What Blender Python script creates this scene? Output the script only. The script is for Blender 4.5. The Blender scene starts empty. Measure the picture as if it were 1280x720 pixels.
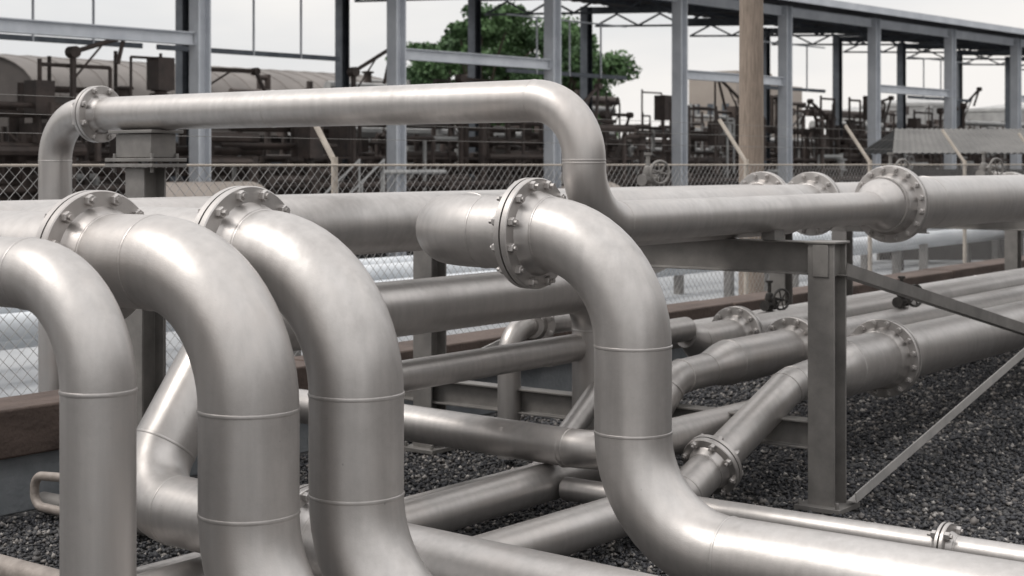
import bpy, math, random
import numpy as np
from mathutils import Vector, Matrix
random.seed(7); np.random.seed(7)
H = 2.06   # camera height above ground
def P(x, y, h): return Vector((x, y, H - h))      # h = drop below camera height

# ------------------------------------------------------------ materials
def new_mat(name):
    m = bpy.data.materials.new(name); m.use_nodes = True
    nt = m.node_tree
    return m, nt, nt.nodes["Principled BSDF"]
def mat_noise(name, c1, c2, scale=4, rough=(.5,.7), metal=0.0, bump=.1, bscale=40, stretch=(1,1,1), detail=6):
    m, nt, b = new_mat(name)
    N, L = nt.nodes, nt.links
    tc = N.new("ShaderNodeTexCoord"); mp = N.new("ShaderNodeMapping"); mp.inputs["Scale"].default_value = stretch
    L.new(tc.outputs["Object"], mp.inputs["Vector"])
    n = N.new("ShaderNodeTexNoise"); n.inputs["Scale"].default_value = scale; n.inputs["Detail"].default_value = detail
    n.inputs["Roughness"].default_value = .65
    L.new(mp.outputs[0], n.inputs["Vector"])
    r = N.new("ShaderNodeValToRGB"); r.color_ramp.elements[0].position=.3; r.color_ramp.elements[1].position=.7
    r.color_ramp.elements[0].color=(*c1,1); r.color_ramp.elements[1].color=(*c2,1)
    L.new(n.outputs["Fac"], r.inputs[0]); L.new(r.outputs[0], b.inputs["Base Color"])
    mr = N.new("ShaderNodeMapRange"); mr.inputs["To Min"].default_value=rough[0]; mr.inputs["To Max"].default_value=rough[1]
    L.new(n.outputs["Fac"], mr.inputs["Value"]); L.new(mr.outputs[0], b.inputs["Roughness"])
    b.inputs["Metallic"].default_value = metal
    if bump>0:
        n2 = N.new("ShaderNodeTexNoise"); n2.inputs["Scale"].default_value=bscale; n2.inputs["Detail"].default_value=5
        L.new(tc.outputs["Object"], n2.inputs["Vector"])
        bp = N.new("ShaderNodeBump"); bp.inputs["Strength"].default_value=bump; bp.inputs["Distance"].default_value=.01
        L.new(n2.outputs["Fac"], bp.inputs["Height"]); L.new(bp.outputs[0], b.inputs["Normal"])
    return m

def silver_paint():
    m, nt, b = new_mat("aluminium_paint")
    N, L = nt.nodes, nt.links
    tc = N.new("ShaderNodeTexCoord")
    big = N.new("ShaderNodeTexNoise"); big.inputs["Scale"].default_value=2.2; big.inputs["Detail"].default_value=9; big.inputs["Roughness"].default_value=.72
    L.new(tc.outputs["Object"], big.inputs["Vector"])
    r = N.new("ShaderNodeValToRGB"); e=r.color_ramp.elements
    e[0].position=.30; e[0].color=(.40,.38,.368,1); e[1].position=.70; e[1].color=(.56,.54,.525,1)
    L.new(big.outputs["Fac"], r.inputs[0])
    mp = N.new("ShaderNodeMapping"); mp.inputs["Scale"].default_value=(26,26,2.2)
    L.new(tc.outputs["Object"], mp.inputs["Vector"])
    st = N.new("ShaderNodeTexNoise"); st.inputs["Scale"].default_value=1; st.inputs["Detail"].default_value=5
    L.new(mp.outputs[0], st.inputs["Vector"])
    sr = N.new("ShaderNodeMapRange"); sr.inputs["From Min"].default_value=.3; sr.inputs["From Max"].default_value=.7
    sr.inputs["To Min"].default_value=.90; sr.inputs["To Max"].default_value=1.03
    L.new(st.outputs["Fac"], sr.inputs["Value"])
    mul = N.new("ShaderNodeMix"); mul.data_type='RGBA'; mul.blend_type='MULTIPLY'; mul.inputs["Factor"].default_value=1
    L.new(r.outputs[0], mul.inputs["A"]); L.new(sr.outputs[0], mul.inputs["B"])
    sp = N.new("ShaderNodeTexNoise"); sp.inputs["Scale"].default_value=26; sp.inputs["Detail"].default_value=8; sp.inputs["Roughness"].default_value=.75
    L.new(tc.outputs["Object"], sp.inputs["Vector"])
    spr = N.new("ShaderNodeMapRange"); spr.inputs["From Min"].default_value=.655; spr.inputs["From Max"].default_value=.73
    spr.inputs["To Min"].default_value=0; spr.inputs["To Max"].default_value=.75
    L.new(sp.outputs["Fac"], spr.inputs["Value"])
    mx = N.new("ShaderNodeMix"); mx.data_type='RGBA'; mx.inputs["B"].default_value=(.13,.13,.14,1)
    L.new(spr.outputs[0], mx.inputs["Factor"]); L.new(mul.outputs["Result"], mx.inputs["A"])
    gp = N.new("ShaderNodeTexNoise"); gp.inputs["Scale"].default_value=1.1; gp.inputs["Detail"].default_value=9; gp.inputs["Roughness"].default_value=.72
    L.new(tc.outputs["Object"], gp.inputs["Vector"])
    gpr = N.new("ShaderNodeMapRange"); gpr.inputs["From Min"].default_value=.50; gpr.inputs["From Max"].default_value=.70; gpr.inputs["To Max"].default_value=.55
    L.new(gp.outputs["Fac"], gpr.inputs["Value"])
    m2 = N.new("ShaderNodeMix"); m2.data_type='RGBA'; m2.inputs["B"].default_value=(.36,.32,.295,1)
    L.new(gpr.outputs[0], m2.inputs["Factor"]); L.new(mx.outputs["Result"], m2.inputs["A"])
    L.new(m2.outputs["Result"], b.inputs["Base Color"])
    rg = N.new("ShaderNodeMapRange"); rg.inputs["From Min"].default_value=.25; rg.inputs["From Max"].default_value=.75; rg.inputs["To Min"].default_value=.50; rg.inputs["To Max"].default_value=.36
    L.new(big.outputs["Fac"], rg.inputs["Value"]); L.new(rg.outputs[0], b.inputs["Roughness"])
    b.inputs["Metallic"].default_value=.84
    gr = N.new("ShaderNodeTexNoise"); gr.inputs["Scale"].default_value=220; gr.inputs["Detail"].default_value=3
    L.new(tc.outputs["Object"], gr.inputs["Vector"])
    un = N.new("ShaderNodeTexNoise"); un.inputs["Scale"].default_value=9; un.inputs["Detail"].default_value=3
    L.new(tc.outputs["Object"], un.inputs["Vector"])
    b1 = N.new("ShaderNodeBump"); b1.inputs["Strength"].default_value=.14; b1.inputs["Distance"].default_value=.003
    b2 = N.new("ShaderNodeBump"); b2.inputs["Strength"].default_value=.16; b2.inputs["Distance"].default_value=.01
    L.new(gr.outputs["Fac"], b1.inputs["Height"]); L.new(un.outputs["Fac"], b2.inputs["Height"])
    L.new(b2.outputs[0], b1.inputs["Normal"]); L.new(b1.outputs[0], b.inputs["Normal"])
    return m
SILVER = silver_paint()
STEELP = mat_noise("grey_steel_paint",(.15,.143,.137),(.25,.238,.225),5,(.45,.65),.35,.1)
BRACE  = mat_noise("galvanised_brace",(.40,.39,.38),(.54,.52,.50),8,(.4,.6),.4,.05)
RACKW  = mat_noise("rack_light_steel",(.40,.42,.455),(.56,.58,.61),1.5,(.5,.7),.1,.05)
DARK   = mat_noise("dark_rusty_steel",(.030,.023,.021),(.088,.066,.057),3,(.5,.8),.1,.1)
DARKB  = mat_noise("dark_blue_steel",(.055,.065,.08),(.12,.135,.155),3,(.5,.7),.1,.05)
VALVE  = mat_noise("valve_dark_iron",(.03,.028,.028),(.07,.065,.06),20,(.4,.6),.4,.1)
GALV   = mat_noise("galvanised_wire",(.24,.235,.23),(.38,.37,.36),8,(.5,.65),.4,0)
CONC   = mat_noise("concrete_grey",(.14,.155,.17),(.25,.265,.28),3,(.8,.95),0,.5,30)
YARD   = mat_noise("yard_concrete",(.26,.27,.285),(.40,.41,.42),.6,(.75,.95),0,.3,12)
BROWN  = mat_noise("brown_kerb_cap",(.052,.036,.030),(.125,.092,.078),5,(.8,.95),0,.9,25,stretch=(1,.4,1))
WHITEP = mat_noise("white_pipe_paint",(.44,.47,.50),(.68,.70,.72),1.2,(.4,.6),0,.05)
PALEG  = mat_noise("pale_grey_paint",(.26,.26,.26),(.42,.42,.41),2,(.5,.7),.1,.05)
POSTB  = mat_noise("beige_post",(.33,.29,.25),(.48,.43,.37),6,(.6,.8),0,.1)
WOOD   = mat_noise("weathered_wood",(.15,.12,.095),(.31,.25,.205),6,(.8,.95),0,.6,40,stretch=(8,8,.6))
VAULT  = mat_noise("vault_roof_sheet",(.115,.103,.095),(.19,.172,.16),.6,(.6,.8),.0,.1)
WALLD  = mat_noise("dark_wall",(.035,.030,.028),(.075,.065,.06),.7,(.8,.9),0,.1)
BEIGE  = mat_noise("beige_wall",(.30,.26,.23),(.42,.37,.33),.3,(.8,.9),0,.1)
ROOFD  = mat_noise("canopy_sheet",(.05,.055,.065),(.10,.105,.115),.5,(.5,.7),.2,.1)
ROOFG  = mat_noise("shed_roof_sheet",(.085,.083,.08),(.15,.146,.14),1.5,(.7,.85),.0,.1)
COND   = mat_noise("weathered_conduit",(.22,.19,.17),(.36,.32,.29),14,(.5,.7),.3,.2)
BARK   = mat_noise("bark",(.05,.04,.03),(.1,.08,.06),6,(.8,.9),0,.5)

# ------------------------------------------------------------ mesh bucket
def frames(pts):
    n=len(pts); T=[]
    for i in range(n):
        a=pts[max(i-1,0)]; b=pts[min(i+1,n-1)]
        T.append((b-a).normalized())
    ref = Vector((0,0,1)) if abs(T[0].z)<.9 else Vector((1,0,0))
    u=(ref-T[0]*ref.dot(T[0])).normalized(); out=[]
    for t in T:
        u=(u-t*u.dot(t)).normalized(); out.append((t,u,t.cross(u)))
    return out
class Bucket:
    def __init__(s): s.v=[]; s.f=[]
    def tube(s, pts, r, segs=16, caps=True):
        pts=[Vector(p) for p in pts]
        rs = r if isinstance(r,(list,tuple)) else [r]*len(pts)
        fr=frames(pts); base=len(s.v)
        for p,(t,u,w),rr in zip(pts,fr,rs):
            for k in range(segs):
                a=2*math.pi*k/segs
                s.v.append(p+u*(rr*math.cos(a))+w*(rr*math.sin(a)))
        for i in range(len(pts)-1):
            for k in range(segs):
                k2=(k+1)%segs
                s.f.append((base+i*segs+k, base+i*segs+k2, base+(i+1)*segs+k2, base+(i+1)*segs+k))
        if caps:
            s.f.append(tuple(base+k for k in reversed(range(segs))))
            o=base+(len(pts)-1)*segs
            s.f.append(tuple(o+k for k in range(segs)))
    def lathe(s, c, axis, prof, segs=48, jitter=0, closed=False):
        axis=Vector(axis).normalized(); ref=Vector((0,0,1)) if abs(axis.z)<.9 else Vector((1,0,0))
        u=(ref-axis*ref.dot(axis)).normalized(); w=axis.cross(u); base=len(s.v); c=Vector(c)
        jj=[1+random.uniform(-jitter,jitter) for _ in range(segs)]
        for (a,r) in prof:
            for k in range(segs):
                th=2*math.pi*k/segs; rr=r*jj[k]
                s.v.append(c+axis*a+u*(rr*math.cos(th))+w*(rr*math.sin(th)))
        n=len(prof)
        for i in range(n if closed else n-1):
            i2=(i+1)%n
            for k in range(segs):
                k2=(k+1)%segs
                s.f.append((base+i*segs+k, base+i*segs+k2, base+i2*segs+k2, base+i2*segs+k))
        if not closed:
            s.f.append(tuple(base+k for k in reversed(range(segs))))
            o=base+(n-1)*segs; s.f.append(tuple(o+k for k in range(segs)))
    def prism(s, prof, p0, p1, up=(0,0,1)):
        p0=Vector(p0); p1=Vector(p1); t=(p1-p0).normalized(); up=Vector(up)
        if abs(up.normalized().dot(t))>.98: up=Vector((0,1,0))
        w=(up-t*up.dot(t)).normalized(); u=w.cross(t); base=len(s.v); n=len(prof)
        for p in (p0,p1):
            for (a,b) in prof: s.v.append(p+u*a+w*b)
        for k in range(n):
            k2=(k+1)%n; s.f.append((base+k,base+k2,base+n+k2,base+n+k))
        s.f.append(tuple(base+k for k in reversed(range(n)))); s.f.append(tuple(base+n+k for k in range(n)))
    def bar(s,p0,p1,w,h,up=(0,0,1)):
        s.prism([(-w/2,-h/2),(w/2,-h/2),(w/2,h/2),(-w/2,h/2)],p0,p1,up)
    def box(s,c,sz):
        c=Vector(c); s.bar(c-Vector((0,sz[1]/2,0)), c+Vector((0,sz[1]/2,0)), sz[0], sz[2])
    def ibeam(s,p0,p1,w,h,tf=.014,tw=.010,up=(0,0,1)):
        a,b=w/2,h/2; t=tw/2
        s.prism([(-a,-b),(a,-b),(a,-b+tf),(t,-b+tf),(t,b-tf),(a,b-tf),(a,b),(-a,b),(-a,b-tf),(-t,b-tf),(-t,-b+tf),(-a,-b+tf)],p0,p1,up)
    def angle(s,p0,p1,w=.07,t=.008,up=(0,0,1)):
        s.prism([(0,0),(w,0),(w,t),(t,t),(t,w),(0,w)],p0,p1,up)
    def channel(s,p0,p1,w=.08,h=.2,t=.01,up=(0,0,1)):
        s.prism([(-w/2,-h/2),(w/2,-h/2),(w/2,-h/2+t),(-w/2+t,-h/2+t),(-w/2+t,h/2-t),(w/2,h/2-t),(w/2,h/2),(-w/2,h/2)],p0,p1,up)
    def make(s,name,mat,parent=None,smooth=True,bevel=0):
        me=bpy.data.meshes.new(name); me.from_pydata([tuple(v) for v in s.v],[],s.f); me.update()
        import bmesh
        bm=bmesh.new(); bm.from_mesh(me); bmesh.ops.recalc_face_normals(bm,faces=bm.faces); bm.to_mesh(me); bm.free()
        if smooth:
            me.shade_smooth(); me.set_sharp_from_angle(angle=math.radians(32))
        me.materials.append(mat)
        ob=bpy.data.objects.new(name,me); bpy.context.scene.collection.objects.link(ob)
        if parent:
            ob.parent=parent; ob.matrix_parent_inverse=parent.matrix_world.inverted()
        if bevel:
            md=ob.modifiers.new("bevel","BEVEL"); md.width=bevel; md.segments=2; md.limit_method='ANGLE'
        return ob
def root(name, loc=(0,0,0), rz=0):
    e=bpy.data.objects.new(name,None); e.empty_display_size=.2
    bpy.context.scene.collection.objects.link(e); e.location=loc; e.rotation_euler=(0,0,rz)
    e.matrix_world = Matrix.Translation(Vector(loc)) @ Matrix.Rotation(rz,4,'Z')
    return e

# ------------------------------------------------------------ pipe tools
def round_path(pts, bend, n=16):
    pts=[Vector(p) for p in pts]; out=[pts[0]]; welds=[]
    for i in range(1,len(pts)-1):
        a=(pts[i-1]-pts[i]).normalized(); b=(pts[i+1]-pts[i]).normalized()
        ang=math.pi-a.angle(b)
        if ang<.02: out.append(pts[i]); continue
        tl=bend*math.tan(ang/2)
        tl=min(tl,(pts[i-1]-pts[i]).length*.499 if i>1 else (pts[i-1]-pts[i]).length*.98,
               (pts[i+1]-pts[i]).length*.499 if i<len(pts)-2 else (pts[i+1]-pts[i]).length*.98)
        R=tl/math.tan(ang/2)
        c=pts[i]+(a+b).normalized()*(R/math.cos(ang/2))
        s0=pts[i]+a*tl; s1=pts[i]+b*tl
        v0=s0-c; v1=s1-c; ax=v0.cross(v1).normalized()
        m=max(4,int(n*ang/(math.pi/2)))
        for k in range(m+1):
            out.append(c+Matrix.Rotation(ang*k/m,3,ax)@v0)
        welds += [(s0,a),(s1,b)]
    out.append(pts[-1])
    o=[out[0]]
    for p in out[1:]:
        if (p-o[-1]).length>1e-4: o.append(p)
    return o,welds
def bead(b,c,ax,r,m=.0062):
    prof=[(m*1.2*math.cos(t), r-.0015+m*.75*math.sin(t)) for t in [i*math.pi*2/8 for i in range(8)]]
    b.lathe(c,ax,prof,110,jitter=.0028,closed=True)
def flange(b,c,ax,r,R,th=.034,nb=12,pair=True,br=.0115):
    ax=Vector(ax).normalized(); c=Vector(c); hub=R*.26
    half=[(hub+th,r+.0008),(th+hub*.35,r+(R-r)*.20),(th+.002,r+(R-r)*.27),(th,r+(R-r)*.29),(th,R-.004),(th-.004,R),(.0045,R),(.0035,R*.80)]
    prof=[(-a,q) for a,q in half]+[(a,q) for a,q in reversed(half)]
    b.lathe(c,ax,prof,64)
    bead(b,c+ax*(hub+th),ax,r); bead(b,c-ax*(hub+th),ax,r)
    ref=Vector((0,0,1)) if abs(ax.z)<.9 else Vector((1,0,0))
    u=(ref-ax*ref.dot(ax)).normalized(); w=ax.cross(u); rb=r+(R-r)*.66
    for k in range(nb):
        t=2*math.pi*(k+.5)/nb; p=c+u*rb*math.cos(t)+w*rb*math.sin(t)
        e0=random.uniform(.010,.026); e1=random.uniform(.010,.026)
        b.tube([p-ax*(th+br*1.6+e0),p+ax*(th+br*1.6+e1)],br*.9,8)
        for sg in (-1,1):
            q=p+ax*sg*th
            b.lathe(q,ax*sg,[(0,br*1.85),(br*1.7,br*1.85),(br*2.0,br*1.55)],6)
def reducer(b,p0,p1,r0,r1):
    ax=(Vector(p1)-Vector(p0)); L=ax.length
    n=10; pr=[]
    for i in range(n+1):
        t=i/n; s=t*t*(3-2*t); pr.append((L*t,r0+(r1-r0)*s))
    b.lathe(p0,ax,pr,56)
def pipeline(name,pts,r,bend,flanges=(),welds=True,extra=(),mat=None,segs=56,wr=.0062):
    e=root(name,tuple(pts[0]))
    b=Bucket(); path,ws=round_path(pts,bend); b.tube(path,r,segs); b.make("tube",mat or SILVER,e)
    if welds:
        w=Bucket()
        for c,a in ws: bead(w,c,a,r,wr)
        for c,a in extra: bead(w,Vector(c),a,r,wr)
        if w.v: w.make("weld_beads",mat or SILVER,e)
    for fl in flanges:
        f=Bucket(); flange(f,*fl[:4],**(fl[4] if len(fl)>4 else {})); f.make("flange",mat or SILVER,e)
    return e

X=Vector((1,0,0)); Y=Vector((0,1,0)); Z=Vector((0,0,1))
R12,B12=.162,.457; R8,B8=.1095,.305; R16=.19

# ---- gooseneck pipes in front (plane x ~ -3.6)
def goose(xv,y,xrun,yend,r,bend,xf,R,htop=.32,hbot=1.58,nb=12,down=False,ext=()):
    if down: pts=[P(xrun,y,2.2),P(xrun,y,htop)]
    else: pts=[P(xrun,yend,htop),P(xrun,y,htop)]
    pts+=[P(xv,y,htop),P(xv,y,hbot),P(3.5,y,hbot)]
    return pipeline("steel_pipe",pts,r,bend,[(P(xf,y,htop),X,r,R,dict(nb=nb))],extra=ext)
goose(-3.70,2.87,-5.1,0,R8,.33,-4.42,.175,.336,down=True,nb=8)
goose(-3.67,3.44,-6.30,26,R12,B12,-4.45,.243,.335,ext=[(P(-1.6,3.44,1.58),X)])
goose(-3.59,3.86,-5.64,26,R12,B12,-4.14,.246,.325,ext=[(P(-1.6,3.86,1.58),X)])
goose(-3.48,5.43,-4.71,9.2,R12,B12,-4.00,.243,.303,hbot=1.575,ext=[(P(-1.2,5.43,1.575),X)])
e=root("steel_pipe",tuple(P(-4.71,9.2,.303)))
b=Bucket(); reducer(b,P(-4.71,9.2,.303),P(-4.71,9.45,.303),R12,.1); b.tube([P(-4.71,9.45,.303),P(-4.71,26,.303)],.1,32); b.make("tube",SILVER,e)
for x,y in ((-6.30,11.9),(-5.64,11.5)):
    e=root("pipe_flange",tuple(P(x,y,.33))); b=Bucket(); flange(b,P(x,y,.325),Y,R12+.002,.26); b.make("flange",SILVER,e)
for x,y in ((-6.30,17.5),(-5.64,16.2),(-4.71,13.9)):
    e=root("pipe_flange",tuple(P(x,y,.33))); b=Bucket(); flange(b,P(x,y,.325 if x<-5 else .303),Y,(R12 if x<-5 else .1)+.002,.24 if x<-5 else .17); b.make("flange",SILVER,e)

# ---- high loop pipe
xl=-4.38; yl=6.38
pipeline("steel_pipe",[P(xl,9.83,.30),P(xl,yl,.30),P(xl,yl,-.325),P(-8.68,yl,-.325),P(-8.68,yl,2.0)],R8,.305,
   [(P(-8.22,yl,-.325),X,R8,.185,dict(nb=8))],extra=[(P(-6.6,yl,-.325),X)],wr=.005)
e=root("steel_pipe",tuple(P(xl,9.83,.3))); b=Bucket()
reducer(b,P(xl,9.80,.298),P(xl,10.0,.28),R8,R16-.01); b.tube([P(xl,10.0,.28),P(xl,26,.28)],R16,56)
flange(b,P(xl,10.16,.28),Y,R16,.27,nb=16)
flange(b,P(xl,14.0,.28),Y,R16,.27,nb=16)
bead(b,P(xl,10.75,.28),Y,R16); b.make("tube",SILVER,e)

# ---- second level, large pipe turning down at both ends
pipeline("steel_pipe",[P(-5.64,8.35,2.0),P(-5.64,8.35,.80),P(-5.64,5.15,.80),P(-5.66,4.60,1.55),P(-3.0,4.60,1.60),P(2,4.60,1.7)],.155,.28,
   [(P(-4.55,4.60,1.575),X,.155,.235)])

# ---- middle small pipes
pipeline("steel_pipe",[P(-5.70,9.6,1.19),P(-5.70,6.05,1.19),P(-5.70,6.05,2.0)],.088,.23)
pipeline("steel_pipe",[P(-7.4,7.1,1.56),P(-4.72,7.1,1.60),P(-4.72,9.0,1.62)],.108,.25,extra=[(P(-5.0,7.1,1.6),X)])
pipeline("steel_pipe",[P(-6.35,9.2,1.12),P(-6.35,8.35,1.12),P(-6.35,8.35,2.0)],.08,.2,[(P(-6.35,8.62,1.12),Vector((.5,-.8,0)),.085,.16,dict(nb=8))])

# ---- rack level lower pipes, with reducers and drops
xf=-4.38
e=root("steel_pipe",tuple(P(xf,10,1.33))); b=Bucket()
b.tube([P(xf,9.35,1.34),P(xf,26,1.34)],R16,56); flange(b,P(xf,10.03,1.34),Y,R16,.27,nb=16); bead(b,P(xf,9.35,1.34),Y,R16)
reducer(b,P(xf,9.35,1.34),P(xf,9.0,1.36),R16,.125)
leg=(P(xf,8.62,1.37),P(-4.44,7.42,1.86))
pth,ws=round_path([P(xf,9.0,1.36),leg[0],leg[1],P(-4.60,5.6,1.90),P(-4.60,4.0,1.90)],.26)
b.tube(pth,[.125]+[.112]*(len(pth)-1),40)
for c,a in ws[:4]: bead(b,c,a,.113)
dv=(leg[1]-leg[0]).normalized()
flange(b,leg[0].lerp(leg[1],.73),dv,.113,.18,nb=8); b.make("tube",SILVER,e)
xs=-5.08
e=root("steel_pipe",tuple(P(xs,10,1.33))); b=Bucket()
b.tube([P(xs,9.1,1.33),P(xs,26,1.33)],.15,48); flange(b,P(xs,10.05,1.33),Y,.15,.23,nb=12)
reducer(b,P(xs,9.1,1.33),P(xs,8.8,1.35),.15,.11); bead(b,P(xs,9.1,1.33),Y,.15)
pth,ws=round_path([P(xs,8.8,1.35),P(xs,8.4,1.36),P(xs-.03,7.9,1.80),P(xs-.15,4.0,1.86)],.25)
b.tube(pth,.108,40)
for c,a in ws[:2]: bead(b,c,a,.11)
b.make("tube",SILVER,e)
e=root("steel_pipe",tuple(P(-5.7,10,1.3))); b=Bucket()
b.tube([P(-5.7,9.75,1.30),P(-5.7,26,1.30)],.13,40); reducer(b,P(-5.7,9.6,1.24),P(-5.7,9.8,1.30),.085,.13)
flange(b,P(-5.7,10.35,1.30),Y,.13,.22,nb=12); b.make("tube",SILVER,e)
pipeline("steel_pipe",[P(-5.55,8.5,1.3),P(-5.55,7.6,1.9),P(-5.55,4.2,1.9)],.075,.2)
for x,h,r in ((-6.13,1.33,.085),(-6.5,1.38,.085)):
    pipeline("steel_pipe",[P(x,9.0,h),P(x,30,h)],r,.2,extra=[(P(x,12.5,h),Y),(P(x,17.5,h),Y)],wr=.005,segs=32)
# lower cross run at the right front
pipeline("steel_pipe",[P(-5.0,7.1,1.83),P(1,7.1,1.83)],.066,.2,[(P(-2.78,7.1,1.83),X,.066,.12,dict(nb=4,th=.022))],segs=32)
# low pipes at lower left
pipeline("steel_pipe",[P(-7.6,5.5,1.97),P(-4.9,5.5,1.97)],.06,.2,mat=STEELP,segs=32)
pipeline("steel_pipe",[P(-7.5,4.4,1.93),P(-3,4.4,1.95)],.06,.2,mat=COND,segs=32)
b=Bucket(); pth,_=round_path([P(-6.2,5.0,1.60),P(-6.98,5.0,1.66),P(-6.98,5.0,1.82),P(-6.2,5.0,1.82)],.07); b.tube(pth,.024,20)
e=root("conduit_pipe",tuple(pth[0])); b.make("tube",COND,e)

# ---- structural steel support rack
e=root("steel_pipe_support",(-4.02,8.4,0)); b=Bucket()
def col(b,x,y,top,w=.17,h=.17,base=True):
    b.ibeam(Vector((x,y,.02)),Vector((x,y,top-.016)),w,h,.014,.012,up=(0,1,0))
    b.box((x,y,top-.008),(w+.03,h+.03,.014))
    if base:
        b.box((x,y,.035),(w+.12,h+.12,.03))
        for sx in (-1,1):
            for sy in (-1,1): b.tube([(x+sx*(w/2+.035),y+sy*(h/2+.035),.04),(x+sx*(w/2+.035),y+sy*(h/2+.035),.085)],.012,8)
for y in (8.4,15.2):
    col(b,-4.02,y,H-.455); col(b,-7.1,y,H-.455)
    b.channel(Vector((-4.115,y,H-.56)),Vector((-6.99,y,H-.56)),.08,.20)
    b.ibeam(Vector((-4.115,y,H-1.61)),Vector((-7.6,y,H-1.61)),.12,.17)
    b.box((-4.02,y,H-.57),(.10,.19,.19))
b.make("frame",STEELP,e,bevel=.003)
b=Bucket()
b.angle(P(-3.90,8.42,.66),P(-3.90,15.2,2.0),.075,.008); b.make("diagonal_brace",STEELP,e)
b=Bucket()
b.angle(P(-3.84,8.42,1.99),P(-3.84,15.2,.66),.06,.008); b.box(P(-3.88,11.8,1.32),(.012,.28,.2)); b.make("diagonal_brace",BRACE,e)
b=Bucket(); b.angle(P(-7.0,8.5,1.5),P(-7.0,13.5,.5),.07); b.make("diagonal_brace",BRACE,e)
b=Bucket()
for x,r,h in ((-4.38,R8,.30),(-4.71,R12,.303),(-5.64,R12,.325),(-6.30,R12,.335)):
    for y in (8.4,15.2):
        rr = r if y<9 else (R16 if x==-4.38 else (.1 if x==-4.71 else r))
        hh = h if y<9 else (.28 if x==-4.38 else h)
        z0=H-.458; z1=H-hh-rr+.01
        if z1-z0>.004: b.box((x,y,(z0+z1)/2),(.09,.12,z1-z0))
b.make("pipe_shoes",STEELP,e)
for y in (5.75,13.6,20.2):
    e=root("steel_support_post",(-7.0,y,0)); b=Bucket(); col(b,-7.0,y,H-.52)
    if y>6: b.channel(Vector((-7.0,y-.001,H-.58)),Vector((-5.5,y-.001,H-.58)),.07,.12)
    b.make("post",STEELP,e,bevel=.003)
e=root("pipe_support_stand",(-7.75,yl,0)); b=Bucket()
zt=H+.325-R8
b.box((-7.75,yl,zt-.012),(.42,.26,.02)); b.box((-7.75,yl,zt-.10),(.34,.20,.15)); b.box((-7.75,yl,zt-.19),(.46,.28,.022)); b.box((-7.75,yl,zt-.225),(.46,.28,.022))
for sx in (-.18,.18):
    for sy in (-.1,.1): b.tube([(-7.75+sx,yl+sy,zt-.27),(-7.75+sx,yl+sy,zt-.15)],.012,8)
b.ibeam(Vector((-7.75,yl,.02)),Vector((-7.75,yl,zt-.24)),.18,.18,up=(0,1,0))
b.make("stand",STEELP,e,bevel=.003)

# ---- hand-wheel valves
def valve(x,y,h,s=1,ax=Z,mat=VALVE):
    c=P(x,y,h); e=root("gate_valve",tuple(c)); b=Bucket()
    b.lathe(c,ax,[(0,.03*s),(.05*s,.03*s),(.05*s,.05*s),(.07*s,.05*s),(.07*s,.03*s),(.12*s,.04*s),(.16*s,.03*s),(.17*s,.016*s),(.25*s,.016*s),(.25*s,.03*s),(.27*s,.03*s)],20)
    b.lathe(c+Vector(ax)*.06*s,Y,[(-.09*s,.045*s),(-.075*s,.045*s),(-.075*s,.025*s),(0,.04*s),(.075*s,.025*s),(.075*s,.045*s),(.09*s,.045*s)],16)
    side=(X*.9-Y*.35).normalized()
    wc=c+Vector(ax)*.12*s+side*.15*s
    b.tube([c+Vector(ax)*.12*s,wc+side*.02*s],.014*s,10)
    b.lathe(wc,side,[( .011*s*math.cos(t), .085*s+.011*s*math.sin(t)) for t in [i*math.pi/3 for i in range(6)]],28,closed=True)
    for k in range(3):
        u=Z; w=side.cross(u); t=k*math.pi/3+.3
        d=u*math.cos(t)+w*math.sin(t)
        b.tube([wc-d*.085*s,wc+d*.085*s],.007*s,6)
    b.make("valve",mat,e)
valve(-6.13,11.7,1.255,1.0); valve(-5.08,12.0,1.19,1.0)
for x,y,h in ((-6.9,9.9,.18),(-6.9,11.0,.2),(-6.30,14.6,.18),(-5.64,15.4,.17),(-4.9,16.6,.12),(-6.3,20,.18)):
    valve(x,y,h,1.1,mat=STEELP)
for x,y in ((-6.9,9.9),(-6.9,11.0)):
    e=root("steel_pipe",tuple(P(x,y,.3))); b=Bucket(); pth,_=round_path([P(-6.32,y,.3),P(x,y,.3),P(x,y,.17)],.07); b.tube(pth,.03,16); b.make("tube",SILVER,e)

# ------------------------------------------------------------ ground, gravel, kerb, fence
def gravel_ground():
    m,nt,b=new_mat("gravel_ground"); N,L=nt.nodes,nt.links
    tc=N.new("ShaderNodeTexCoord"); v=N.new("ShaderNodeTexVoronoi"); v.inputs["Scale"].default_value=34
    L.new(tc.outputs["Object"],v.inputs["Vector"])
    r=N.new("ShaderNodeValToRGB"); e=r.color_ramp.elements; e[0].color=(.014,.014,.017,1); e[1].color=(.13,.127,.125,1); e[1].position=.9
    sx=N.new("ShaderNodeSeparateColor"); L.new(v.outputs["Color"],sx.inputs[0]); L.new(sx.outputs[0],r.inputs[0]); L.new(r.outputs[0],b.inputs["Base Color"])
    bp=N.new("ShaderNodeBump"); bp.invert=True; bp.inputs["Distance"].default_value=.03; bp.inputs["Strength"].default_value=1
    L.new(v.outputs["Distance"],bp.inputs["Height"]); L.new(bp.outputs[0],b.inputs["Normal"]); b.inputs["Roughness"].default_value=.85
    return m
b=Bucket(); b.v=[Vector(p) for p in ((-1500,-1500,0),(1500,-1500,0),(1500,1500,0),(-1500,1500,0))]; b.f=[(0,1,2,3)]
b.make("ground",gravel_ground(),smooth=False)
b=Bucket(); b.v=[Vector(p) for p in ((-21,-40,.004),(-8.2,-40,.004),(-8.2,120,.004),(-12,160,.004))]; b.f=[(0,1,2,3)]
b.make("concrete_yard_pavement",YARD,smooth=False)

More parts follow.
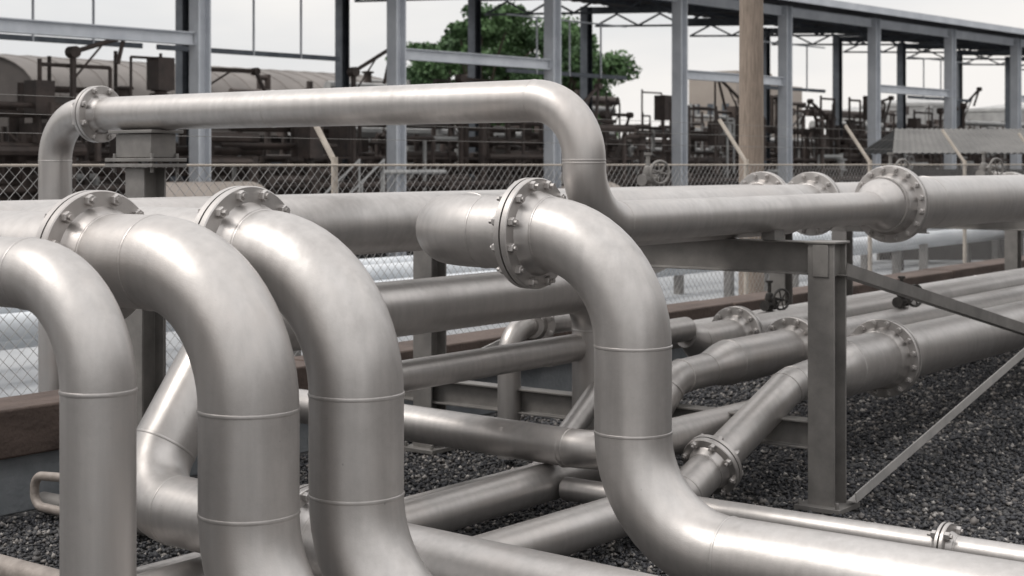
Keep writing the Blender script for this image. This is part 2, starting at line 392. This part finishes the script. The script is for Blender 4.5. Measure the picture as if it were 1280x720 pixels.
def gravel():
    n=105000
    x=np.random.uniform(-7.7,-1.2,n); y=4.3+ (np.random.rand(n)**1.25)*14.5
    s=np.random.uniform(.008,.017,n)*(1+ (y-4)/32)
    big=np.random.rand(n)<.05; s[big]*=1.5
    z=np.random.uniform(0,.014,n)+s*.3
    base=np.array([[1,0,0],[-1,0,0],[0,1,0],[0,-1,0],[0,0,1],[0,0,-1]],float)
    fc=np.array([[0,2,4],[2,1,4],[1,3,4],[3,0,4],[2,0,5],[1,2,5],[3,1,5],[0,3,5]])
    V=base[None]*s[:,None,None]*np.random.uniform(.7,1.35,(n,6,1))+np.random.normal(0,.25,(n,6,3))*s[:,None,None]
    V[:,:,2]*=.75
    V+=np.stack([x,y,z],1)[:,None,:]
    V=V.reshape(-1,3); F=(fc[None]+(np.arange(n)*6)[:,None,None]).reshape(-1,3)
    me=bpy.data.meshes.new("gravel"); me.vertices.add(len(V)); me.vertices.foreach_set("co",V.ravel())
    me.loops.add(F.size); me.loops.foreach_set("vertex_index",F.ravel().astype(np.int32))
    me.polygons.add(len(F)); me.polygons.foreach_set("loop_start",np.arange(0,F.size,3,dtype=np.int32)); me.polygons.foreach_set("loop_total",np.full(len(F),3,dtype=np.int32))
    me.update(); me.validate()
    a=me.attributes.new("rnd",'FLOAT','POINT'); a.data.foreach_set("value",np.repeat(np.random.rand(n),6).astype(np.float32))
    m,nt,b=new_mat("gravel_stone"); N,L=nt.nodes,nt.links
    at=N.new("ShaderNodeAttribute"); at.attribute_name="rnd"
    r=N.new("ShaderNodeValToRGB"); cr=r.color_ramp; cr.elements[0].color=(.014,.015,.019,1); cr.elements[1].color=(.38,.36,.34,1)
    for pos,c in ((.45,(.036,.037,.043,1)),(.76,(.075,.074,.076,1)),(.92,(.17,.155,.145,1))):
        q=cr.elements.new(pos); q.color=c
    L.new(at.outputs["Fac"],r.inputs[0]); L.new(r.outputs[0],b.inputs["Base Color"]); b.inputs["Roughness"].default_value=.65
    me.materials.append(m); ob=bpy.data.objects.new("gravel",me); bpy.context.scene.collection.objects.link(ob)
gravel()

e=root("low_concrete_wall",(-7.95,10,0))
b=Bucket(); b.box((-7.95,15,.17),(.30,50,.34)); b.make("base",CONC,e,bevel=.01)
b=Bucket()
yy=-10
while yy<40:
    b.box((-7.95+random.uniform(-.01,.01),yy+1.49,.49+random.uniform(-.006,.006)),(.44,2.97,.29)); yy+=3
b.make("cap",BROWN,e,bevel=.015)

def fence():
    e=root("chain_link_fence",(-9.2,14,0)); b=Bucket(); xx=-9.2
    y0,y1,z0,z1=-2.,46.,.06,2.04; st=.098
    def clip(c,sg):
        ya=c; yb=c+sg*(z1-z0); lo,hi=min(ya,yb),max(ya,yb)
        lo=max(lo,y0); hi=min(hi,y1)
        if hi-lo<.02: return None
        f=lambda y: z0+sg*(y-c)
        return lo,f(lo),hi,f(hi)
    c=y0-2.2
    while c<y1+2.2:
        for sg,dx in ((1,.002),(-1,-.002)):
            q=clip(c,sg)
            if q: b.tube([(xx+dx,q[0],q[1]),(xx+dx,q[2],q[3])],.0026,4,caps=False)
        c+=st
    b.make("mesh",GALV,e,smooth=False)
    b=Bucket(); y=2.3
    while y<46:
        b.tube([(xx-.04,y,0),(xx-.04,y,2.12)],.03,12)
        b.tube([(xx-.04,y,2.08),(xx-.42,y,2.62)],.026,8)
        y+=3.68
    b.tube([(xx-.005,y0,2.05),(xx-.005,y1,2.05)],.010,8)
    b.make("posts",POSTB,e)
    b=Bucket()
    for zz,dx in ((2.28,-.18),(2.42,-.28),(2.56,-.38)):
        b.tube([(xx+dx,y0,zz),(xx+dx,y1,zz)],.002,4)
    b.make("barbed_wire",STEELP,e)
fence()
e=root("utility_pole",(-9.75,18.1,0)); b=Bucket(); b.tube([(-9.75,18.1,0),(-9.75,18.1,4.5),(-9.75,18.1,10)],[.17,.155,.135],24); b.make("trunk",WOOD,e)

for x,h,r in ((-10.6,1.30,.11),(-11.1,1.42,.13),(-11.7,1.25,.12),(-12.6,1.5,.16),(-13.6,1.35,.12)):
    e=root("white_pipe",(x,10,H-h)); b=Bucket(); b.tube([P(x,-6,h),P(x,20,h),P(x,60,h)],r,24)
    b.make("tube",WHITEP,e); b=Bucket()
    y=-4
    while y<60:
        b.box((x,y,(H-h-r)/2),(.12,.12,H-h-r)); y+=5
    b.make("legs",STEELP,e)

# ------------------------------------------------------------ background pipe rack / canopy
RZ=-math.radians(5.3); S=Vector((math.sin(-RZ),math.cos(RZ),0)); T=Vector((-math.cos(RZ),math.sin(-RZ),0))
O=Vector((-21.9,19.3,0))
def L3(s,t,z): return O+S*s+T*t+Vector((0,0,z))
def lbar(b,a,c,w,h): b.bar(L3(*a),L3(*c),w,h)
e=root("steel_canopy_rack",tuple(O))
b=Bucket(); d=Bucket()
bay=5.0; top=H+4.45; mid=H+2.32; TF=6.9
for n in range(-3,13):
    s=n*bay
    b.ibeam(L3(s,0,0),L3(s,0,top),.30,.28,.03,.03,up=S)
    d.ibeam(L3(s-.45,TF,0),L3(s-.45,TF,top+.42),.28,.26,.03,.03,up=S)
    d.ibeam(L3(s,.16,top-.02),L3(s,TF+.3,top+.36),.12,.20,up=Z)
    d.bar(L3(s,.2,top-.5),L3(s,TF,top-.15),.06,.06)
    for j in range(4):
        d.bar(L3(s,.3+j*1.65,top-.48+j*.09),L3(s,1.1+j*1.65,top-.1+j*.09),.05,.05); d.bar(L3(s,1.1+j*1.65,top-.1+j*.09),L3(s,1.95+j*1.65,top-.42+j*.09),.05,.05)
for n in range(-3,12):
    s0=n*bay+.17; s1=(n+1)*bay-.17
    if n%2!=0: b.ibeam(L3(s0,0,mid),L3(s1,0,mid),.16,.24,.02,.02)
    b.ibeam(L3(s0,0,top-.15),L3(s1,0,top-.15),.16,.26,.02,.02)
    for t in (1.7,3.4,5.1): d.bar(L3(s0-.1,t,top+.1+t*.055),L3(s1+.1,t,top+.1+t*.055),.06,.10)
    if n in (-2,-1,0,2,4,6):
        for j in range(1,4):
            s=n*bay+j*bay/4
            b.bar(L3(s,1.6,mid-.1),L3(s,1.6,mid+1.3),.035,.035)
        b.bar(L3(s0,1.62,mid+1.3),L3(s1,1.62,mid+1.3),.035,.035)
        d.bar(L3(s0,1.62,mid-.05),L3(s1,1.62,mid-.05),.05,.10)
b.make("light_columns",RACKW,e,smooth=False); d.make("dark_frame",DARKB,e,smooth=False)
r=Bucket(); s=-4*bay; i=0
cs=[]
while s<12.4*bay: cs.append((s,.05 if i%2 else 0)); s+=.25; i+=1
for (s,dz) in cs:
    r.v.append(L3(s,-.7,top+.14+dz)); r.v.append(L3(s,TF+.5,top+.60+dz))
for i in range(len(cs)-1): r.f.append((2*i,2*i+1,2*i+3,2*i+2))
r.make("roof_sheet",ROOFD,e,smooth=False)
f=Bucket()
f.bar(L3(-4*bay,-.75,top+.12),L3(12.4*bay,-.75,top+.12),.05,.20)
f.make("fascia",RACKW,e,smooth=False)

# dark loading equipment under the canopy
e=root("loading_rack_equipment",tuple(O)); b=Bucket(); w=Bucket(); rr=random.Random(3)
for zz,t,rad in ((.5,1.2,.12),(.9,1.4,.08),(1.25,2.0,.12),(1.6,1.2,.07),(.7,3.2,.18),(1.4,4.2,.15),(1.9,5.6,.12),(1.1,6.4,.2),(2.2,7.6,.10)):
    b.tube([L3(-16,t,zz),L3(60,t,zz)],rad,10)
for i in range(90):
    s=rr.uniform(-15,56); t=rr.uniform(.8,7); zz=rr.uniform(1.8,3.3)
    b.tube([L3(s,t,zz),L3(s+rr.uniform(1.0,4),t,zz)],rr.choice([.05,.07,.1]),8)
def clutter(n,slo,shi,tlo,thi,hlo,hhi,pale,rads=(.035,.05,.07,.10)):
    for i in range(n):
        s=rr.uniform(slo,shi); t=rr.uniform(tlo,thi); h=rr.uniform(hlo,hhi)
        B=b if rr.random()>pale else w
        z0=rr.choice([0,0,.8,1.4]); rad=rr.choice(rads)
        B.tube([L3(s,t,z0),L3(s,t,h)],rad,8)
        if rr.random()<.6:
            s2=s+rr.uniform(.3,1.5)*rr.choice([-1,1]); B.tube([L3(s,t,h-.1),L3(s2,t,h-.1)],rad*.9,8)
            if rr.random()<.7: B.tube([L3(s2,t,h-.1),L3(s2,t,h-rr.uniform(.6,1.8))],rad*.9,8)
        if rr.random()<.5:
            zz=rr.uniform(.8,h); B.lathe(L3(s,t-.02,zz),T,[(.02*math.cos(q),.2+.02*math.sin(q)) for q in [a*math.pi/3 for a in range(6)]],18,closed=True)
            B.tube([L3(s-.2,t-.02,zz),L3(s+.2,t-.02,zz)],.015,6)
        if rr.random()<.6:
            B.lathe(L3(s,t,rr.uniform(.8,h)),Z,[(-.2,.1),(-.18,.19),(-.14,.19),(-.13,.12),(.13,.12),(.14,.19),(.18,.19),(.2,.1)],12)
        if rr.random()<.4:
            b.box(L3(s,t,rr.uniform(.7,h)),(.35,.4,rr.uniform(.3,.8)))
        if rr.random()<.3:
            zz=rr.uniform(1.3,h); b.tube([L3(s,t,zz),L3(s+rr.uniform(-1.3,1.3),t+.3,zz+rr.uniform(-.9,.9))],.03,6)
clutter(430,-15,58,.6,9,1.5,3.6,.10)
clutter(40,-15,58,.6,6,3.4,4.4,.0,(.03,.04))
clutter(120,12,64,9,15,2.8,4.9,.4)
for i in range(30):
    s=rr.uniform(10,56); t=rr.uniform(9,15); zz=rr.uniform(2.6,4.7)
    (w if rr.random()<.5 else b).tube([L3(s,t,zz),L3(s+rr.uniform(3,9),t,zz)],rr.choice([.08,.12,.16]),8)
for i in range(20):
    s=-13+i*3.6+rr.uniform(-1,1); t=rr.uniform(.8,3); z=rr.uniform(3.3,4.3)
    a=rr.uniform(-.2,.9); L1=rr.uniform(1.0,1.8)
    p1=L3(s,t,z); p2=p1+S*L1*math.cos(a)*rr.choice([-1,1])+Vector((0,0,L1*math.sin(a)*.6))
    p3=p2+S*rr.uniform(-.8,.8)+Vector((0,0,-rr.uniform(.5,1.3)))
    b.tube([L3(s,t,0),p1],.06,8); b.tube([p1,p2],.045,8); b.tube([p2,p3],.04,8); b.tube([p1-Vector((0,0,.5)),p1.lerp(p2,.6)],.022,6)
    b.lathe(p1,T,[(-.10,.11),(.10,.11)],12); b.lathe(p2,T,[(-.08,.08),(.08,.08)],12)
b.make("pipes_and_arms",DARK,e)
for i in range(30):
    s=rr.uniform(-15,58); t=rr.uniform(-.8,1.0); h=rr.uniform(1.0,2.0)
    w.tube([L3(s,t,.3),L3(s,t,h)],.05,8)
    if rr.random()<.5: w.tube([L3(s,t,h),L3(s+rr.uniform(.6,2),t,h)],.05,8)
w.make("pale_pipes",PALEG,e)
e=root("loading_platform",tuple(O)); b=Bucket()
lbar(b,(-16,4.4,1.15),(60,4.4,1.15),4.2,.12)
for s in range(-16,60,2): b.bar(L3(s,2.35,1.21),L3(s,2.35,2.2),.05,.05)
lbar(b,(-16,2.35,2.2),(60,2.35,2.2),.05,.05); lbar(b,(-16,2.35,1.7),(60,2.35,1.7),.04,.04)
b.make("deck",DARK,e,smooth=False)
e=root("metal_stairs",tuple(L3(1.6,-1.5,0))); b=Bucket()
for sx in (0,.7):
    b.bar(L3(1.2,-1.2-sx,.05),L3(2.9,-1.2-sx,1.35),.04,.14); b.bar(L3(1.2,-1.2-sx,.9),L3(2.9,-1.2-sx,2.15),.03,.03)
    for q in range(4): b.bar(L3(1.2+q*.56,-1.2-sx,.1+q*.43),L3(1.2+q*.56,-1.2-sx,.92+q*.41),.03,.03)
for q in range(8): lbar(b,(1.3+q*.2,-1.22,.15+q*.155),(1.3+q*.2,-1.88,.15+q*.155),.18,.03)
b.make("stairs",PALEG,e,smooth=False)
for s,t,rad,ln in ((-2.2,-1.5,.5,2.2),(9,-1.2,.4,1.6),(40,-1.6,.6,4)):
    e=root("horizontal_tank",tuple(L3(s,t,1))); b=Bucket()
    b.lathe(L3(s,t,1.25),S,[(0,.05),(.05,rad*.6),(.15,rad*.9),(.3,rad),(ln,rad),(ln+.15,rad*.9),(ln+.25,rad*.6),(ln+.3,.05)],28)
    for q in (.4,ln-.2): b.box(L3(s,t,.4)+S*q,(.5,.2,.8))
    b.make("tank",BEIGE,e)

# arched warehouse
AO=Vector(( .797*-17.3-.604*56, .604*-17.3+.797*56, 0))
def A3(s,t,z): return AO+S*s+T*t+Vector((0,0,z))
e=root("arched_warehouse",tuple(AO)); b=Bucket(); Lw=19; zw=H+2.5; hw=5.0; rise=1.75
for i in range(41):
    s=Lw*i/40
    for j in range(17):
        a=math.pi*j/16; t=hw-hw*math.cos(a); b.v.append(A3(s,t,zw+rise*math.sin(a)))
for i in range(40):
    for j in range(16): b.f.append((i*17+j,i*17+j+1,(i+1)*17+j+1,(i+1)*17+j))
b.make("vault_roof",VAULT,e)
b=Bucket()
for i in range(20):
    s=Lw*i/19; pts=[A3(s,hw-hw*math.cos(math.pi*j/16),zw+.01+rise*math.sin(math.pi*j/16)) for j in range(17)]
    b.tube(pts,.03,6)
b.make("ribs",VAULT,e)
b=Bucket(); b.bar(A3(.1,hw,zw/2),A3(Lw-.1,hw,zw/2),2*hw-.1,zw-.02)
for s in (.12,Lw-.12):
    base=len(b.v)
    for j in range(17): b.v.append(A3(s,hw-(hw-.05)*math.cos(math.pi*j/16),zw-.02+(rise-.05)*math.sin(math.pi*j/16)))
    b.f.append(tuple(range(base,base+17)))
b.make("walls",WALLD,e,smooth=False)

e=root("brick_store_building",tuple(L3(0,16,0))); b=Bucket()
b.bar(L3(-20,19,(H+.9)/2),L3(75,19,(H+.9)/2),6,H+.9)
b.make("walls",WALLD,e,smooth=False)
b=Bucket(); b.bar(L3(-20.3,19,H+.98),L3(75.3,19,H+.98),6.6,.14); b.make("roof",VAULT,e,smooth=False)
b=Bucket()
for s in range(-18,74,4): b.bar(L3(s,15.95,1.6),L3(s+1.6,15.95,1.6),.08,1.1)
b.make("windows",DARKB,e,smooth=False)
def camw(l,d,z=0): return Vector((.797*l-.604*d,.604*l+.797*d,z))
def hall(c,along,Lh,wd,ht,nm):
    al=Vector(along).normalized(); ac=Vector((-al.y,al.x,0)); c=Vector(c); e=root(nm,tuple(c)); b=Bucket()
    b.bar(c-al*Lh/2+Z*ht/2,c+al*Lh/2+Z*ht/2,wd,ht); b.make("walls",VAULT,e,smooth=False)
    b=Bucket(); b.prism([(-wd/2-.4,0),(wd/2+.4,0),(0,wd*.16)],c-al*(Lh/2+.4)+Z*(ht+.01),c+al*(Lh/2+.4)+Z*(ht+.01)); b.make("roof",ROOFG,e,smooth=False)
    b=Bucket(); q=-Lh/2+2
    while q<Lh/2-2:
        for sg in (-1,1): b.bar(c+al*q+ac*sg*(wd/2+.02)+Z*(ht*.62),c+al*(q+2)+ac*sg*(wd/2+.02)+Z*(ht*.62),.06,1.2)
        q+=4
    b.make("windows",DARKB,e,smooth=False)
hall(camw(22,2),(-.604,.797,0),38,10,6.5,"added_dark_hall_right")  # unseen hall added right of camera to darken reflections on the pipes
hall(camw(-21,-6),(-.604,.797,0),26,9,5.0,"added_dark_hall_left")  # its left counterpart, also out of view and added for dark pipe reflections
e=root("plant_building",tuple(camw(14.5,104))); b=Bucket()
b.box(camw(14.8,104,4.1),(3.6,5,8.2)); b.box(camw(17.5,106,3.7),(3,5,7.4)); b.make("walls",BEIGE,e,smooth=False)
b=Bucket()
for q in range(3):
    for z in (3.2,5.6): b.box(camw(14.8,104,z)+Vector((-1.2+q*1.1,-2.53,0)),(.5,.06,.9)); b.box(camw(14.8,104,z)+Vector((1.82,-1.6+q*1.3,0)),(.06,.5,.9))
b.make("windows",DARKB,e,smooth=False)
for l,dd,rad,hh in ((24,92,3.0,6.0),(31,95,3.6,5.8),(20,90,1.6,5.4)):
    c=camw(l,dd); e=root("storage_tank",tuple(c)); b=Bucket()
    b.lathe(c,Z,[(0,rad),(hh-.6,rad),(hh-.58,rad+.05),(hh-.5,rad+.05),(hh-.48,rad),(hh-.4,rad),(hh,.1)],40); b.make("shell",PALEG,e)

# corrugated shed beyond fence
lat=(Vector((.797,.604,0))); dep=Vector((-.604,.797,0))
c0=camw(9.2,31); e=root("corrugated_shed",tuple(c0))
b=Bucket(); n=60; Wd=1.9
for i in range(n+1):
    uu=-Wd+2*Wd*i/n; dz=.022*(i%2)
    b.v += [c0+lat*uu-dep*1.5+Vector((0,0,H+.20+dz)), c0+lat*(uu*.78)+Vector((0,0,H+.70+dz)), c0+lat*uu+dep*1.5+Vector((0,0,H+.20+dz))]
for i in range(n):
    for j in range(2): b.f.append((3*i+j,3*i+j+1,3*i+3+j+1,3*i+3+j))
b.make("roof",ROOFG,e,smooth=False)
b=Bucket()
for u in (-Wd+.2,Wd-.2):
    for v in (-1.3,1.3): b.bar(c0+lat*u+dep*v,c0+lat*u+dep*v+Vector((0,0,H+.2)),.1,.1)
b.bar(c0-lat*1.5+dep*1.2+Vector((0,0,1)),c0+lat*1.5+dep*1.2+Vector((0,0,1)),.08,1.9)
b.bar(c0+lat*1.6-dep*1.1+Vector((0,0,1.05)),c0+lat*1.6+dep*1.1+Vector((0,0,1.05)),.06,2.05)
b.make("frame",WALLD,e,smooth=False)

# ------------------------------------------------------------ trees
def leafmat():
    m,nt,b=new_mat("foliage"); N,L=nt.nodes,nt.links
    at=N.new("ShaderNodeAttribute"); at.attribute_name="rnd"
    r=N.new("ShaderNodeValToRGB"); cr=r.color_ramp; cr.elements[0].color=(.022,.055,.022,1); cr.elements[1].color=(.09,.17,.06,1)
    L.new(at.outputs["Fac"],r.inputs[0]); L.new(r.outputs[0],b.inputs["Base Color"]); b.inputs["Roughness"].default_value=.7
    return m
LEAF=leafmat()
def tree(loc,hgt,wid,seed,nleaf=15000,ncl=60):
    rg=np.random.RandomState(seed); ra=random.Random(seed); loc=Vector(loc)
    e=root("broadleaf_tree",tuple(loc)); b=Bucket()
    b.tube([loc,loc+Vector((.1,.1,hgt*.25)),loc+Vector((0,.2,hgt*.6))],[.35,.26,.12],12)
    cl=[]
    for i in range(ncl):
        a=ra.uniform(0,2*math.pi); q=ra.random()**.5; zz=ra.uniform(.34,.95)
        env=math.sin(min(1,(zz-.22)/.78)*math.pi*.80+.25)
        c=Vector((math.cos(a)*wid/2*q*env,math.sin(a)*wid/2*q*env,hgt*zz)); cl.append((c,ra.uniform(.6,1.25)*wid/11))
        if i%2==0:
            b.tube([loc+Vector((0,.1,hgt*ra.uniform(.2,.45))),loc+c*.55+Vector((0,0,hgt*.2)),loc+c],[.13,.08,.03],6)
    b.make("trunk_and_limbs",BARK,e)
    idx=rg.randint(0,len(cl),nleaf); C=np.array([list(c) for c,_ in cl])[idx]; Rr=np.array([r for _,r in cl])[idx]
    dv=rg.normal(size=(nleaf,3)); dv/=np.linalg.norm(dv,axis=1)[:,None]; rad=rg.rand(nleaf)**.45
    pos=C+dv*(Rr*rad)[:,None]*np.array([1.2,1.2,.75])+np.array(list(loc))
    u=rg.normal(size=(nleaf,3)); u/=np.linalg.norm(u,axis=1)[:,None]; w=np.cross(u,rg.normal(size=(nleaf,3))); w/=np.linalg.norm(w,axis=1)[:,None]
    s=rg.uniform(.09,.2,nleaf)[:,None]
    V=np.stack([pos-u*s,pos+w*s*.6,pos+u*s,pos-w*s*.6],1).reshape(-1,3)
    F=np.arange(nleaf*4).reshape(-1,4)
    me=bpy.data.meshes.new("foliage"); me.from_pydata(V.tolist(),[],F.tolist())
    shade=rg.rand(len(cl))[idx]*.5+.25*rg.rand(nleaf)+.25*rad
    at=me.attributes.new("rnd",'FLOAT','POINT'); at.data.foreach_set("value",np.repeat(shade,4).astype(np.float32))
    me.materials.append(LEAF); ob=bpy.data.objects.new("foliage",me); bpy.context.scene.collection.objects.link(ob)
    ob.parent=e; ob.matrix_parent_inverse=e.matrix_world.inverted()
tree(camw(-1.9,88),11.3,9,1,24000); tree(camw(2.9,92),10.4,8.5,2,22000); tree(camw(.6,99),11.4,12,5,30000,100)
tree(camw(-5.0,94),9.8,6.5,8,17000)

# ------------------------------------------------------------ world, sun, camera
sc=bpy.context.scene
w=bpy.data.worlds.new("World"); sc.world=w; w.use_nodes=True; nt=w.node_tree; N,L=nt.nodes,nt.links
N.clear(); out=N.new("ShaderNodeOutputWorld")
sund=Vector((-.55,-.62,1.05)).normalized()
sky=N.new("ShaderNodeTexSky"); sky.sky_type='NISHITA'; sky.sun_disc=False
sky.sun_elevation=math.asin(sund.z); sky.sun_rotation=math.atan2(sund.x,sund.y); sky.air_density=1.2; sky.dust_density=3
b1=N.new("ShaderNodeBackground"); b1.inputs[1].default_value=.09; L.new(sky.outputs[0],b1.inputs[0])
tc=N.new("ShaderNodeTexCoord"); mp=N.new("ShaderNodeMapping"); mp.inputs["Scale"].default_value=(1,1,4); L.new(tc.outputs["Generated"],mp.inputs[0])
no=N.new("ShaderNodeTexNoise"); no.inputs["Scale"].default_value=2.6; no.inputs["Detail"].default_value=7; L.new(mp.outputs[0],no.inputs["Vector"])
rp=N.new("ShaderNodeValToRGB"); rp.color_ramp.elements[0].position=.36; rp.color_ramp.elements[0].color=(.80,.805,.815,1); rp.color_ramp.elements[1].position=.60; rp.color_ramp.elements[1].color=(.99,.96,.93,1)
L.new(no.outputs["Fac"],rp.inputs[0]); b2=N.new("ShaderNodeBackground"); L.new(rp.outputs[0],b2.inputs[0])
sx=N.new("ShaderNodeSeparateXYZ"); L.new(tc.outputs["Generated"],sx.inputs[0])
mz=N.new("ShaderNodeMapRange"); mz.inputs["From Min"].default_value=.1; mz.inputs["From Max"].default_value=.9; mz.inputs["To Min"].default_value=1.04; mz.inputs["To Max"].default_value=1.95
L.new(sx.outputs["Z"],mz.inputs["Value"]); L.new(mz.outputs[0],b2.inputs[1])
mx=N.new("ShaderNodeMixShader"); mx.inputs[0].default_value=.9; L.new(b1.outputs[0],mx.inputs[1]); L.new(b2.outputs[0],mx.inputs[2]); L.new(mx.outputs[0],out.inputs[0])
sl=bpy.data.lights.new("sun","SUN"); sl.energy=1.4; sl.angle=math.radians(16); sl.color=(1,.96,.91)
so=bpy.data.objects.new("sun",sl); sc.collection.objects.link(so); so.rotation_euler=(-sund).to_track_quat('-Z','Y').to_euler(); so.location=(0,0,20)
cd=bpy.data.cameras.new("camera"); cam=bpy.data.objects.new("camera",cd); sc.collection.objects.link(cam); sc.camera=cam
cam.location=(0,0,H); cam.rotation_euler=(math.radians(90),0,math.radians(37.15))
cd.sensor_width=36; cd.lens=54.1; cd.shift_y=-155/1280; cd.clip_end=3000; cd.clip_start=.05
cd.dof.use_dof=True; cd.dof.focus_distance=6.4; cd.dof.aperture_fstop=4.5
sc.view_settings.view_transform='Standard'; sc.view_settings.look='None'; sc.view_settings.exposure=0
